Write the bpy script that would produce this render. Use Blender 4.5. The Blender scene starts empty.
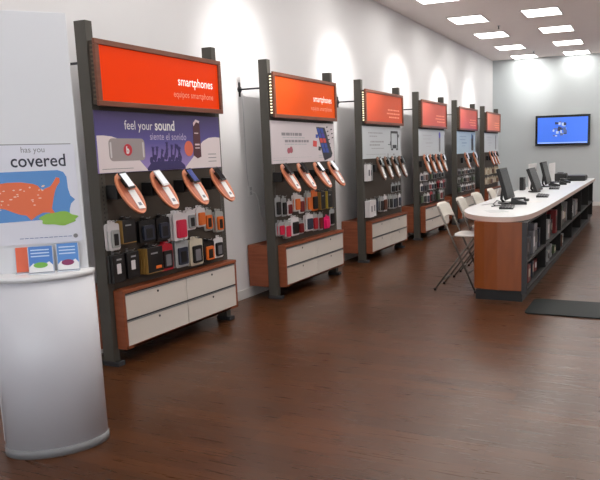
import bpy, bmesh, math, random
from mathutils import Vector, Matrix
random.seed(7)
scene = bpy.context.scene
COL = scene.collection
PI = math.pi

# ------------------------------------------------------------------ materials
def srgb(r, g, b):
    def f(c):
        c /= 255.0
        return c / 12.92 if c <= 0.04045 else ((c + 0.055) / 1.055) ** 2.4
    return (f(r), f(g), f(b), 1.0)

MATS = {}
def mat(name, rgb, rough=0.5, metal=0.0, emit=0.0, noise=0.0, nscale=20.0, coat=0.0, spec=0.5, emit_rgb=None):
    if name in MATS:
        return MATS[name]
    m = bpy.data.materials.new(name)
    m.use_nodes = True
    nt = m.node_tree
    b = nt.nodes['Principled BSDF']
    c = srgb(*rgb)
    b.inputs['Base Color'].default_value = c
    b.inputs['Roughness'].default_value = rough
    b.inputs['Metallic'].default_value = metal
    b.inputs['Coat Weight'].default_value = coat
    b.inputs['Specular IOR Level'].default_value = spec
    if emit:
        b.inputs['Emission Color'].default_value = srgb(*(emit_rgb or rgb))
        b.inputs['Emission Strength'].default_value = emit
    if noise:
        tc = nt.nodes.new('ShaderNodeTexCoord')
        n = nt.nodes.new('ShaderNodeTexNoise')
        n.inputs['Scale'].default_value = nscale
        n.inputs['Detail'].default_value = 3
        nt.links.new(tc.outputs['Object'], n.inputs['Vector'])
        r = nt.nodes.new('ShaderNodeMapRange')
        r.inputs['To Min'].default_value = 1 - noise
        r.inputs['To Max'].default_value = 1 + noise
        nt.links.new(n.outputs['Fac'], r.inputs['Value'])
        mx = nt.nodes.new('ShaderNodeVectorMath')
        mx.operation = 'SCALE'
        mx.inputs[0].default_value = c[:3]
        nt.links.new(r.outputs['Result'], mx.inputs['Scale'])
        nt.links.new(mx.outputs['Vector'], b.inputs['Base Color'])
    MATS[name] = m
    return m

def wood(name, rgb_a, rgb_b, rough=0.4, scale=(3, 3, 30), coat=0.0):
    m = bpy.data.materials.new(name)
    m.use_nodes = True
    nt = m.node_tree
    b = nt.nodes['Principled BSDF']
    tc = nt.nodes.new('ShaderNodeTexCoord')
    mp = nt.nodes.new('ShaderNodeMapping')
    mp.inputs['Scale'].default_value = scale
    n = nt.nodes.new('ShaderNodeTexNoise')
    n.inputs['Scale'].default_value = 1.5
    n.inputs['Detail'].default_value = 6
    n.inputs['Distortion'].default_value = 0.6
    r = nt.nodes.new('ShaderNodeValToRGB')
    r.color_ramp.elements[0].position = 0.3
    r.color_ramp.elements[1].position = 0.7
    r.color_ramp.elements[0].color = srgb(*rgb_a)
    r.color_ramp.elements[1].color = srgb(*rgb_b)
    nt.links.new(tc.outputs['Object'], mp.inputs['Vector'])
    nt.links.new(mp.outputs['Vector'], n.inputs['Vector'])
    nt.links.new(n.outputs['Fac'], r.inputs['Fac'])
    nt.links.new(r.outputs['Color'], b.inputs['Base Color'])
    b.inputs['Roughness'].default_value = rough
    b.inputs['Coat Weight'].default_value = coat
    return m

def floor_material():
    m = bpy.data.materials.new('laminate_floor')
    m.use_nodes = True
    nt = m.node_tree
    L = nt.links.new
    b = nt.nodes['Principled BSDF']
    tc = nt.nodes.new('ShaderNodeTexCoord')
    br = nt.nodes.new('ShaderNodeTexBrick')
    br.inputs['Scale'].default_value = 1.0
    br.inputs['Mortar Size'].default_value = 0.0012
    br.inputs['Brick Width'].default_value = 1.2
    br.inputs['Row Height'].default_value = 0.125
    br.offset = 0.37
    br.inputs['Color1'].default_value = srgb(87, 52, 29)
    br.inputs['Color2'].default_value = srgb(70, 41, 22)
    br.inputs['Mortar'].default_value = srgb(50, 26, 17)
    L(tc.outputs['Object'], br.inputs['Vector'])
    mp = nt.nodes.new('ShaderNodeMapping')
    mp.inputs['Scale'].default_value = (1.5, 26, 1)
    L(tc.outputs['Object'], mp.inputs['Vector'])
    n = nt.nodes.new('ShaderNodeTexNoise')
    n.inputs['Scale'].default_value = 2.5
    n.inputs['Detail'].default_value = 7
    n.inputs['Distortion'].default_value = 0.8
    L(mp.outputs['Vector'], n.inputs['Vector'])
    r = nt.nodes.new('ShaderNodeMapRange')
    r.inputs['From Min'].default_value = 0.3
    r.inputs['From Max'].default_value = 0.7
    r.inputs['To Min'].default_value = 0.78
    r.inputs['To Max'].default_value = 1.18
    L(n.outputs['Fac'], r.inputs['Value'])
    mx = nt.nodes.new('ShaderNodeVectorMath')
    mx.operation = 'SCALE'
    L(br.outputs['Color'], mx.inputs[0])
    L(r.outputs['Result'], mx.inputs['Scale'])
    L(mx.outputs['Vector'], b.inputs['Base Color'])
    r2 = nt.nodes.new('ShaderNodeMapRange')
    r2.inputs['To Min'].default_value = 0.22
    r2.inputs['To Max'].default_value = 0.36
    L(n.outputs['Fac'], r2.inputs['Value'])
    L(r2.outputs['Result'], b.inputs['Roughness'])
    b.inputs['Specular IOR Level'].default_value = 0.38
    bp = nt.nodes.new('ShaderNodeBump')
    bp.inputs['Strength'].default_value = 0.03
    bp.inputs['Distance'].default_value = 0.01
    L(n.outputs['Fac'], bp.inputs['Height'])
    L(bp.outputs['Normal'], b.inputs['Normal'])
    return m

M_WALL = mat('wall_paint', (222, 221, 223), 0.8, noise=0.015, nscale=3)
M_WALLB = mat('back_wall_paint', (196, 203, 206), 0.8, noise=0.015, nscale=3)
M_CEIL = mat('ceiling_paint', (238, 227, 223), 0.9, noise=0.02, nscale=5)
M_TRIM = mat('trim_paint', (214, 212, 210), 0.5)
M_FLOOR = floor_material()
M_POST = mat('post_grey', (74, 71, 65), 0.55, noise=0.06, nscale=30)
M_PANEL = mat('panel_dark_brown', (64, 54, 45), 0.6, noise=0.06, nscale=25)
M_BLACK = mat('black_plastic', (18, 18, 19), 0.4)
M_BLACKG = mat('black_gloss', (12, 12, 14), 0.15)
M_STEEL = mat('steel', (150, 150, 152), 0.35, metal=0.9)
M_DSTEEL = mat('dark_steel', (70, 70, 74), 0.4, metal=0.7)
M_CWOOD = wood('cabinet_wood', (132, 68, 40), (152, 84, 54), 0.4, (2, 2, 24))
M_FRAME = wood('sign_frame_wood', (108, 58, 38), (128, 72, 50), 0.4, (3, 3, 20))
M_OWOOD = wood('counter_wood', (124, 62, 22), (138, 72, 28), 0.35, (6, 6, 1.2))
M_PAD = wood('pad_wood', (196, 112, 76), (216, 134, 96), 0.4, (4, 30, 4))
M_PADIN = wood('pad_inner_wood', (172, 92, 68), (192, 112, 84), 0.4, (4, 30, 4))
M_WHITE = mat('white_plastic', (225, 225, 226), 0.35)
M_PAPER = mat('paper_white', (232, 230, 230), 0.6)
M_DRAWER = mat('drawer_laminate', (214, 206, 198), 0.4)
M_CHAIR = mat('chair_beige', (206, 200, 190), 0.45)
M_SEAT = mat('chair_seat_white', (232, 230, 226), 0.4)
M_TOP = mat('worktop_white', (222, 224, 226), 0.3, noise=0.02, nscale=8)
M_TOPEDGE = mat('worktop_edge', (206, 180, 170), 0.4)
M_KIOSK = mat('kiosk_white', (208, 208, 214), 0.35)
M_GREY = mat('mid_grey', (130, 130, 132), 0.5)
M_LGREY = mat('light_grey', (186, 186, 190), 0.5)
M_DGREY = mat('dark_grey', (52, 52, 55), 0.5)
M_LAMP = mat('lamp_diffuser', (255, 252, 246), 0.5, emit=11.0)
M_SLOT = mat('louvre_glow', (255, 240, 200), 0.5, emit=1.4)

# ------------------------------------------------------------------ mesh helpers
def new_obj(name, me, parent=None, m=None, loc=None):
    o = bpy.data.objects.new(name, me)
    COL.objects.link(o)
    if m is not None and me is not None and not me.materials:
        for q in (m if isinstance(m, (list, tuple)) else [m]):
            me.materials.append(q)
    if parent is not None:
        o.parent = parent
    if loc is not None:
        o.location = loc
    return o

class MB:
    def __init__(self):
        self.bm = bmesh.new()
    def _add(self, bm2, mi=0, M=None):
        if M is not None:
            bmesh.ops.transform(bm2, matrix=M, verts=bm2.verts)
        for f in bm2.faces:
            f.material_index = mi
        me = bpy.data.meshes.new('tmp')
        bm2.to_mesh(me); bm2.free()
        self.bm.from_mesh(me)
        bpy.data.meshes.remove(me)
        return self
    def box(self, x0, x1, y0, y1, z0, z1, bev=0.0, mi=0, M=None, seg=2):
        b = bmesh.new()
        bmesh.ops.create_cube(b, size=1)
        for v in b.verts:
            v.co = Vector(((x0 + x1) / 2 + v.co.x * (x1 - x0), (y0 + y1) / 2 + v.co.y * (y1 - y0), (z0 + z1) / 2 + v.co.z * (z1 - z0)))
        if bev > 0:
            bev = min(bev, 0.45 * min(abs(x1 - x0), abs(y1 - y0), abs(z1 - z0)))
            bmesh.ops.bevel(b, geom=list(b.edges), offset=bev, segments=seg, profile=0.5, affect='EDGES')
        return self._add(b, mi, M)
    def cyl(self, p0, p1, r, r2=None, seg=12, mi=0, caps=True):
        p0 = Vector(p0); p1 = Vector(p1)
        b = bmesh.new()
        d = p1 - p0
        bmesh.ops.create_cone(b, cap_ends=caps, segments=seg, radius1=r, radius2=r if r2 is None else r2, depth=d.length)
        M = Matrix.Translation((p0 + p1) / 2) @ d.to_track_quat('Z', 'Y').to_matrix().to_4x4()
        for f in b.faces:
            if len(f.verts) == 4: f.smooth = True
        return self._add(b, mi, M)
    def tube(self, pts, r, seg=8, mi=0):
        b = bmesh.new()
        pts = [Vector(p) for p in pts]
        rings = []
        up = None
        for i, p in enumerate(pts):
            d = (pts[min(i + 1, len(pts) - 1)] - pts[max(i - 1, 0)]).normalized()
            if up is None:
                up = d.orthogonal().normalized()
            up = (up - d * up.dot(d)).normalized()
            s = d.cross(up)
            rings.append([b.verts.new(p + (up * math.cos(a) + s * math.sin(a)) * r) for a in [2 * PI * k / seg for k in range(seg)]])
        for a, c in zip(rings, rings[1:]):
            for k in range(seg):
                f = b.faces.new((a[k], a[(k + 1) % seg], c[(k + 1) % seg], c[k])); f.smooth = True
        b.faces.new(list(reversed(rings[0]))); b.faces.new(rings[-1])
        return self._add(b, mi)
    def prism(self, loop, axis, a0, a1, mi=0, M=None, smooth=False):
        """loop: 2D points; axis 'x' -> (y,z) plane, 'y' -> (x,z), 'z' -> (x,y)"""
        b = bmesh.new()
        def P(u, v, a):
            return {'x': (a, u, v), 'y': (u, a, v), 'z': (u, v, a)}[axis]
        A = [b.verts.new(P(u, v, a0)) for u, v in loop]
        B = [b.verts.new(P(u, v, a1)) for u, v in loop]
        n = len(loop)
        b.faces.new(A); b.faces.new(list(reversed(B)))
        for k in range(n):
            f = b.faces.new((A[k], B[k], B[(k + 1) % n], A[(k + 1) % n]))
            f.smooth = smooth
        bmesh.ops.recalc_face_normals(b, faces=b.faces)
        return self._add(b, mi, M)
    def build(self, name, m=None, parent=None, loc=None, origin=None):
        me = bpy.data.meshes.new(name)
        if origin is not None:
            bmesh.ops.translate(self.bm, vec=-Vector(origin), verts=self.bm.verts)
        self.bm.to_mesh(me); self.bm.free()
        return new_obj(name, me, parent, m, loc if loc is not None else origin)

def ellipse(cx, cy, a, b, n=28, t0=0.0, t1=2 * PI, rot=0.0):
    full = abs(t1 - t0 - 2 * PI) < 1e-6
    k = n if full else n - 1
    out = []
    for i in range(n):
        t = t0 + (t1 - t0) * i / k
        x, y = a * math.cos(t), b * math.sin(t)
        out.append((cx + x * math.cos(rot) - y * math.sin(rot), cy + x * math.sin(rot) + y * math.cos(rot)))
    return out

def rrect(x0, x1, y0, y1, r, n=5):
    r = min(r, (x1 - x0) * .499, (y1 - y0) * .499)
    out = []
    for cx, cy, a in ((x1 - r, y1 - r, 0), (x0 + r, y1 - r, PI / 2), (x0 + r, y0 + r, PI), (x1 - r, y0 + r, 1.5 * PI)):
        for i in range(n):
            t = a + PI / 2 * i / (n - 1)
            out.append((cx + r * math.cos(t), cy + r * math.sin(t)))
    return out

def tag(o, label=None, cat=None, group=None, kind=None):
    if label: o['label'] = label
    if cat: o['category'] = cat
    if group: o['group'] = group
    if kind: o['kind'] = kind
    return o

def thing(name, label, cat, loc=(0, 0, 0), rz=0.0, group=None):
    o = bpy.data.objects.new(name, None)
    o.empty_display_size = 0.1
    COL.objects.link(o)
    o.location = loc
    o.rotation_euler = (0, 0, rz)
    return tag(o, label, cat, group)

def copy_tree(o, parent=None):
    c = o.copy(); COL.objects.link(c)
    if parent: c.parent = parent
    for ch in list(o.children):
        copy_tree(ch, c)
    return c

def text(name, body, width, parent, M, m, bold=0.0, depth=0.0008, vs=1.15):
    """flat lettering mesh of given overall width; M maps local XY text plane"""
    cu = bpy.data.curves.new('t', 'FONT')
    cu.body = body
    cu.size = 1.0
    cu.offset = bold
    cu.resolution_u = 3
    o = bpy.data.objects.new('t', cu)
    COL.objects.link(o)
    bpy.context.view_layer.update()
    dg = bpy.context.evaluated_depsgraph_get()
    me = bpy.data.meshes.new_from_object(o.evaluated_get(dg))
    bpy.data.objects.remove(o); bpy.data.curves.remove(cu)
    bm = bmesh.new(); bm.from_mesh(me)
    xs = [v.co.x for v in bm.verts]
    s = width / (max(xs) - min(xs)); x0 = min(xs)
    for v in bm.verts:
        v.co = Vector(((v.co.x - x0) * s, v.co.y * s * vs, depth))
    bmesh.ops.transform(bm, matrix=M, verts=bm.verts)
    bm.to_mesh(me); bm.free()
    me.materials.clear(); me.materials.append(m)
    me.name = name
    return new_obj(name, me, parent)

def face_x(x, y, z):
    """text plane facing +x, reading along +y"""
    return Matrix(((0, 0, 1, x), (1, 0, 0, y), (0, 1, 0, z), (0, 0, 0, 1)))

# ------------------------------------------------------------------ setting
H = 3.66
YB = 17.08
XR = 6.4
YF = -2.2
def struct(name, mb, m, **k):
    return tag(mb.build(name, m, **k), kind='structure')

struct('floor', MB().box(-0.12, XR + 0.12, YF - 0.12, YB + 0.12, -0.1, 0), M_FLOOR)
struct('ceiling', MB().box(-0.12, XR + 0.12, YF - 0.12, YB + 0.12, H, H + 0.1), M_CEIL)
struct('wall_left', MB().box(-0.12, 0, YF - 0.12, YB + 0.12, 0, H), M_WALL)
struct('wall_right', MB().box(XR, XR + 0.12, YF - 0.12, YB + 0.12, 0, H), M_WALL)
struct('wall_back', MB().box(0, XR, YB, YB + 0.12, 0, H), M_WALLB)
struct('wall_front', MB().box(0, 0.5, YF - 0.12, YF, 0, H).box(XR - 0.5, XR, YF - 0.12, YF, 0, H)
       .box(0.5, XR - 0.5, YF - 0.12, YF, 0, 0.35).box(0.5, XR - 0.5, YF - 0.12, YF, 3.0, H), M_WALL)
struct('baseboard_left', MB().box(0, 0.014, YF, YB, 0, 0.1, 0.004), M_TRIM)
struct('baseboard_back', MB().box(0.014, XR, YB - 0.014, YB, 0, 0.1, 0.004), M_TRIM)
# unseen storefront window behind the camera, added to let in daylight
win = tag(thing('added_window_1', None, None, (0, 0, 0)), kind='structure')
wf = MB()
for x in (0.5, 2.3, 4.1, XR - 0.56):
    wf.box(x, x + 0.06, YF - 0.09, YF - 0.03, 0.35, 3.0)
wf.box(0.5, XR - 0.5, YF - 0.09, YF - 0.03, 0.35, 0.41).box(0.5, XR - 0.5, YF - 0.09, YF - 0.03, 2.94, 3.0)
wf.build('window_frame', M_DSTEEL, win)
mg = bpy.data.materials.new('window_glass'); mg.use_nodes = True
nt = mg.node_tree; nt.nodes.remove(nt.nodes['Principled BSDF'])
tr = nt.nodes.new('ShaderNodeBsdfTransparent'); gl = nt.nodes.new('ShaderNodeBsdfGlossy'); mi = nt.nodes.new('ShaderNodeMixShader')
gl.inputs['Roughness'].default_value = 0.02; mi.inputs[0].default_value = 0.08
nt.links.new(tr.outputs[0], mi.inputs[1]); nt.links.new(gl.outputs[0], mi.inputs[2])
nt.links.new(mi.outputs[0], nt.nodes['Material Output'].inputs[0])
MB().box(0.5, XR - 0.5, YF - 0.065, YF - 0.058, 0.4, 2.96).build('glass', mg, win)

# ceiling light panels
row_names = ['row nearest the display wall', 'second row from the display wall', 'third row from the display wall', 'row nearest the right wall']
ys = [11.42 - 1.87 * k for k in range(5, 0, -1)] + [11.42, 13.18, 15.0, 16.7]
proto = None
ord_y = ['farthest', 'second farthest', 'third farthest', 'fourth farthest', 'fifth farthest', 'sixth farthest', 'seventh farthest', 'eighth farthest', 'ninth farthest']
for ri, cx in enumerate((0.86, 2.09, 3.32, 4.6)):
    for yi, cy in enumerate(ys):
        lab = 'square lit ceiling panel, %s in the %s' % (ord_y[len(ys) - 1 - yi], row_names[ri])
        if proto is None:
            proto = thing('ceiling_light', lab, 'ceiling light', (cx, cy, H), 0, 'lit panels in the ceiling')
            fr = MB()
            fr.box(-0.3, 0.3, -0.33, -0.31, -0.012, 0, 0.002).box(-0.3, 0.3, 0.31, 0.33, -0.012, 0, 0.002)
            fr.box(-0.3, -0.28, -0.31, 0.31, -0.012, 0, 0.002).box(0.28, 0.3, -0.31, 0.31, -0.012, 0, 0.002)
            fr.build('frame', M_TRIM, proto)
            MB().box(-0.28, 0.28, -0.31, 0.31, -0.006, 0).build('diffuser', M_LAMP, proto)
        else:
            t = copy_tree(proto); t.location = (cx, cy, H); t['label'] = lab
for (x, y, w) in ((1.19, 12.3, 'second nearest'), (1.22, 15.9, 'far')):
    s = thing('ceiling_sprinkler', 'small metal sprinkler head on the ceiling beside the %s light panels' % w, 'sprinkler', (x, y, H), 0, 'sprinkler heads')
    MB().cyl((0, 0, -0.004), (0, 0, 0), 0.035, seg=16).build('plate', M_STEEL, s)
    MB().cyl((0, 0, -0.05), (0, 0, -0.004), 0.008).cyl((0, 0, -0.055), (0, 0, -0.05), 0.022).build('nozzle', M_DSTEEL, s)

# ------------------------------------------------------------------ display bays
Y1, SP, W = 3.448, 2.2486, 1.4264
XP0, XP1 = 0.2541, 0.3549
ZT = 2.40
BAY = ['nearest', 'second nearest', 'third nearest', 'third farthest', 'second farthest', 'farthest']
SIGN0, SIGN1 = 1.8375, 2.2791

def make_fixture():
    r = thing('display_fixture', 'x', 'display stand', (0, 0, 0), 0, 'tall phone display stands along the left wall')
    for y in (0, W - 0.06):
        p = MB().box(XP0, XP1, y, y + 0.06, 0.0, ZT, 0.003).build('post', M_POST, r)
        sl = MB()
        for k in range(40):
            z = 0.62 + k * 0.03
            sl.box(XP1 - 0.0005, XP1 + 0.0005, y + 0.026, y + 0.034, z, z + 0.014)
        sl.build('slot_strip', M_BLACK, p)
        MB().box(XP0 - 0.01, XP1 + 0.04, y - 0.004, y + 0.064, 0.0, 0.035, 0.004).build('foot', M_DGREY, r)
    MB().box(XP0 + 0.03, XP1 - 0.002, 0.06, W - 0.06, 0.556, 2.26, 0.0).build('back_panel', M_PANEL, r)
    # wall brace at the left post
    for yy in (0.03, W - 0.03):
        b = MB().cyl((0.012, yy, 2.13), (XP0, yy, 2.13), 0.009)
        b.build('wall_brace', M_DSTEEL, r)
        MB().cyl((0.0, yy, 2.13), (0.012, yy, 2.13), 0.03, seg=18).box(0.0, 0.008, yy - .012, yy + .012, 2.06, 2.20).build('wall_plate', M_DSTEEL, r)
    return r
fix = make_fixture()
ROOTS = []
for i in range(6):
    f = fix if i == 0 else copy_tree(fix)
    f.location = (0, Y1 + i * SP, 0)
    f['label'] = ['dark two-post phone display stand nearest the camera, with the speaker poster',
                  'second nearest dark two-post display stand, with the slanted smartphone poster',
                  'third nearest dark two-post display stand, with the outlined-phone poster',
                  'dark two-post display stand behind the first white folding chair, fourth from camera',
                  'second farthest dark two-post display stand, holding only two phone pads',
                  'farthest dark two-post display stand, near the back wall corner'][i]
    ROOTS.append(f)

# --- lightbox signs
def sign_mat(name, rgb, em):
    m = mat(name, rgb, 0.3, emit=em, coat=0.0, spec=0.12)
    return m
sign_cols = [((214, 54, 2), .40), ((214, 78, 18), .34), ((196, 80, 50), .27), ((192, 90, 76), .26), ((192, 90, 78), .26), ((196, 110, 90), .27)]  # farther faces go paler salmon: glare and haze mixed into their colour
M_SIGNTXT = mat('sign_white_letters', (250, 232, 224), 0.5, emit=0.55)
M_SIGNTXT2 = mat('sign_faint_letters', (236, 150, 122), 0.5, emit=0.22)
for i in range(6):
    lab = ['bright orange lit smartphones sign in wood frame, nearest the camera',
           'orange lit sign in wood frame above the slanted smartphone poster, second nearest',
           'orange-red lit sign above the outlined-phone poster, third nearest',
           'salmon lit sign fourth from camera, above the pale poster behind first folding chair',
           'salmon lit sign second from the far end, above the pale blue poster',
           'smallest pale salmon lit sign, at the far end of the display wall'][i]
    Y = Y1 + i * SP
    s = thing('lightbox_sign', lab, 'sign', (XP1, Y, SIGN0), 0, 'orange lit signs on the display stands')
    h = SIGN1 - SIGN0; w = W - 0.03; d0, d1, d2 = 0.0, 0.045, 0.068
    MB().box(d0, d1, 0.012, w - 0.012, 0.012, h - 0.012).build('housing', M_PANEL, s)
    lv = MB()
    for k in range(13):
        z = 0.04 + k * (h - 0.09) / 12
        lv.box(0.012, 0.034, 0.0108, 0.0125, z, z + 0.013)
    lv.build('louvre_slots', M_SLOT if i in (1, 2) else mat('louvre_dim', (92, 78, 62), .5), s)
    fw = 0.036
    fr = MB()
    fr.box(d1, d2, 0, w, h - fw, h, 0.003).box(d1, d2, 0, w, 0, fw, 0.003)
    fr.box(d1, d2, 0, fw, fw, h - fw, 0.003).box(d1, d2, w - fw, w, fw, h - fw, 0.003)
    fr.build('frame', M_FRAME, s)
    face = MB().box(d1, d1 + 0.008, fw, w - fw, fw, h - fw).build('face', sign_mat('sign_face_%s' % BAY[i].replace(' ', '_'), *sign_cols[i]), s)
    tx = d1 + 0.0085
    if i < 2:
        text('lettering', 'smartphones', 0.44, face, face_x(tx, 0.84, 0.20), M_SIGNTXT, 0.008)
        text('lettering', 'equipos smartphone', 0.50, face, face_x(tx, 0.78, 0.108), M_SIGNTXT2)
    else:
        b = MB()
        for (a, z) in ((0.80, 0.20), (0.76, 0.15), (0.84, 0.10)):
            yy = a
            while yy < 1.24:
                l = random.uniform(0.03, 0.07)
                b.box(tx, tx + 0.0008, yy, yy + l, z, z + 0.02); yy += l + 0.014
        b.build('lettering', M_SIGNTXT2, face)

# --- posters
ZP0, ZP1 = 1.3818, 1.812
PH = ZP1 - ZP0
PW = W - 0.03
def ribbon(mb, x, pts, mi=0, t=0.0008):
    mb.prism(pts, 'x', x, x + t, mi)
    return mb

def poster(i, lab, m):
    p = thing('poster', lab, 'poster', (XP1, Y1 + i * SP, ZP0), 0, 'posters under the orange signs')
    MB().box(0.0, 0.012, 0.0, PW, 0, PH, 0.002).build('sheet', m, p)
    return p
X0 = 0.0122
# poster 1: purple print with two speakers
m_purple = bpy.data.materials.new('poster_purple'); m_purple.use_nodes = True
nt = m_purple.node_tree; b = nt.nodes['Principled BSDF']; b.inputs['Roughness'].default_value = 0.35
tc = nt.nodes.new('ShaderNodeTexCoord'); sx = nt.nodes.new('ShaderNodeSeparateXYZ'); cr = nt.nodes.new('ShaderNodeValToRGB'); mr = nt.nodes.new('ShaderNodeMapRange')
mr.inputs['From Max'].default_value = PH
cr.color_ramp.elements[0].color = srgb(150, 130, 190); cr.color_ramp.elements[1].color = srgb(72, 58, 104)
cr.color_ramp.elements[0].position = 0.1
e = cr.color_ramp.elements.new(0.5); e.color = srgb(92, 84, 152)
nt.links.new(tc.outputs['Object'], sx.inputs[0]); nt.links.new(sx.outputs['Z'], mr.inputs['Value']); nt.links.new(mr.outputs['Result'], cr.inputs['Fac']); nt.links.new(cr.outputs['Color'], b.inputs['Base Color'])
p1 = poster(0, 'purple poster with a grey box speaker and raised-hands crowd, nearest stand', m_purple)
M_MOUND = mat('print_white_mound', (226, 214, 216), 0.4)
mb = MB()
ribbon(mb, X0, [(0.003, 0.003), (0.003, PH * .60), (0.06, PH * .605), (0.14, PH * .59), (0.22, PH * .54), (0.33, PH * .34), (0.46, PH * .06), (0.485, 0.003)])
mb.build('printed_mound', M_MOUND, p1)
mb = MB()
ribbon(mb, X0, [(0.90, 0.003), (0.93, PH * .06), (1.02, PH * .22), (1.10, PH * .42), (1.16, PH * .52), (1.24, PH * .585), (1.33, PH * .60), (PW - .003, PH * .59), (PW - .003, 0.003)])
mb.build('printed_mound', M_MOUND, p1)
sp = MB().prism(rrect(0.105, 0.46, PH * .19, PH * .56, 0.035), 'x', X0 + .0008, X0 + .0016).build('printed_speaker', mat('print_speaker_grey', (158, 148, 148), .4), p1)
for a in (0.115, 0.435):
    MB().prism(rrect(a, a + .015, PH * .24, PH * .50, 0.007), 'x', X0 + .0016, X0 + .0022).build('speaker_handle', mat('print_light', (205, 200, 202), .4), sp)
lg = MB()
lg.prism(ellipse(0.285, PH * .37, 0.042, 0.042), 'x', X0 + .0016, X0 + .0022)
lg.build('speaker_logo', mat('print_red', (196, 44, 58), .4), sp)
text('logo_letter', 'b', 0.030, sp, face_x(X0 + .0024, 0.268, PH * .37 - 0.024), M_PAPER, 0.05)
M_CROWD = mat('print_crowd', (56, 46, 100), 0.4)
cb = MB()
base = 0.003
cb.prism([(0.475, base), (0.475, PH * .05), (0.53, PH * .16), (0.85, PH * .16), (0.905, PH * .08), (0.92, base)], 'x', X0, X0 + .0008)
rr = random.Random(3)
for j in range(9):
    hy = 0.525 + j * 0.041; hz = PH * rr.uniform(.16, .26)
    cb.prism(ellipse(hy, hz, .019, .027, 14), 'x', X0, X0 + .001)
    ar = rr.uniform(-.5, .5); al = rr.uniform(.05, .09)
    ay, az = hy + .02, hz + .01
    cb.prism(ellipse(ay + math.sin(ar) * al * .5, az + math.cos(ar) * al * .5, .008, al * .6, 12, rot=-ar), 'x', X0, X0 + .0012)
    ey, ez = ay + math.sin(ar) * al, az + math.cos(ar) * al
    cb.prism(ellipse(ey, ez, .012, .014, 10), 'x', X0, X0 + .0014)
    for d_ in (-.5, 0, .5):
        cb.prism(ellipse(ey + math.sin(ar + d_) * .018, ez + math.cos(ar + d_) * .018, .0035, .012, 8, rot=-(ar + d_)), 'x', X0, X0 + .0015)
cb.build('printed_crowd', M_CROWD, p1)
ob = MB().prism(ellipse(0.97, PH * .38, 0.055, 0.062), 'x', X0 + .0008, X0 + .0014).build('printed_orange_glow', mat('print_orange', (222, 110, 84), .4), p1)
tw = MB().prism([(1.025, PH * .25), (1.04, PH * .86), (1.075, PH * .93), (1.125, PH * .90), (1.125, PH * .22), (1.075, PH * .19)], 'x', X0 + .0016, X0 + .0024).build('printed_tower_speaker', mat('print_maroon', (84, 44, 54), .4), p1)
q = MB().prism([(1.04, PH * .86), (1.075, PH * .93), (1.125, PH * .90), (1.115, PH * .86), (1.08, PH * .88), (1.045, PH * .80)], 'x', X0 + .0024, X0 + .003)
q.box(X0 + .0024, X0 + .003, 1.05, 1.10, PH * .66, PH * .68).box(X0 + .0024, X0 + .003, 1.05, 1.11, PH * .44, PH * .47).box(X0 + .0024, X0 + .003, 1.05, 1.11, PH * .38, PH * .40)
q.build('speaker_trim', mat('print_pinkwhite', (226, 206, 210), .4), tw)
text('lettering', 'feel your', 0.29, p1, face_x(X0, 0.27, PH * .71), M_PAPER)
text('lettering', 'sound', 0.225, p1, face_x(X0, 0.585, PH * .71), M_PAPER, 0.02)
text('lettering', 'siente el sonido', 0.42, p1, face_x(X0, 0.525, PH * .54), mat('print_lilac', (196, 184, 216), .5))
q = MB()
for z in (.12, .19, .26):
    q.box(X0 + .0009, X0 + .0014, 1.22, 1.33, PH * z, PH * z + .006)
q.box(X0 + .0009, X0 + .0014, 0.03, 0.33, PH * .06, PH * .06 + .004)
q.build('small_print', M_GREY, p1)

def text_bars(mb, lines, x=X0, t=0.0006, seed=1):
    r = random.Random(seed)
    for (y0, y1, z, hh) in lines:
        y = y0
        while y < y1 - 0.02:
            l = min(r.uniform(.03, .08), y1 - y)
            mb.box(x, x + t, y, y + l, PH * z, PH * z + hh)
            y += l + .012
    return mb
M_PRINTBG = mat('poster_white', (214, 204, 208), 0.4)
M_PRINTBG2 = mat('poster_white_cool', (196, 200, 204), 0.4)
M_PRINTBLUE = mat('poster_pale_blue', (178, 198, 214), 0.4)
# poster 2
p2 = poster(1, 'white poster with a slanted blue-tiled smartphone, on the second nearest stand', M_PRINTBG)
text_bars(MB(), [(0.20, 0.62, .66, .030), (0.26, 0.78, .50, .026)], seed=2).build('printed_heading', mat('print_soft_grey', (146, 140, 146), .5), p2)
text_bars(MB(), [(0.22, 0.68, .60, .012), (0.26, 0.74, .44, .012), (0.02, 0.84, .13, .004), (0.02, 0.3, .07, .008), (1.0, 1.12, .15, .010), (1.0, 1.14, .1, .008)], seed=5).build('small_print', M_LGREY, p2)
ph = MB().prism([(0.955, PH * .90), (1.165, PH * .89), (1.345, PH * .20), (1.315, PH * .10), (1.14, PH * .02), (1.115, PH * .10)], 'x', X0, X0 + .001).build('printed_phone', mat('print_phone_dark', (44, 46, 58), .3), p2)
q = MB()
tiles = [(0.02, .75, 'b'), (0.10, .75, 'b'), (0.05, .62, 'b'), (0.13, .62, 'p'), (0.08, .49, 'r'), (0.16, .49, 'r'), (0.11, .36, 'b'), (0.19, .36, 'b'), (0.14, .23, 'b'), (0.22, .23, 'b')]
mts = [mat('tile_blue', (52, 78, 170), .4), mat('tile_red', (214, 66, 60), .4), mat('tile_violet', (84, 60, 170), .4)]
for (dy, fz, c) in tiles:
    y = 0.97 + dy; z = PH * fz
    q.prism([(y, z), (y + .065, z), (y + .045, z + .05), (y - .02, z + .05)], 'x', X0 + .001, X0 + .0015, {'b': 0, 'r': 1, 'p': 2}[c])
q.build('screen_tiles', mts, ph)
q = MB()
q.prism([(0.865, PH * .40), (0.955, PH * .38), (0.965, PH * .53), (0.875, PH * .55)], 'x', X0, X0 + .0008, 1)
q.prism([(0.935, PH * .62), (0.99, PH * .61), (0.995, PH * .70), (0.94, PH * .71)], 'x', X0 + .001, X0 + .0014, 0)
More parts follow.
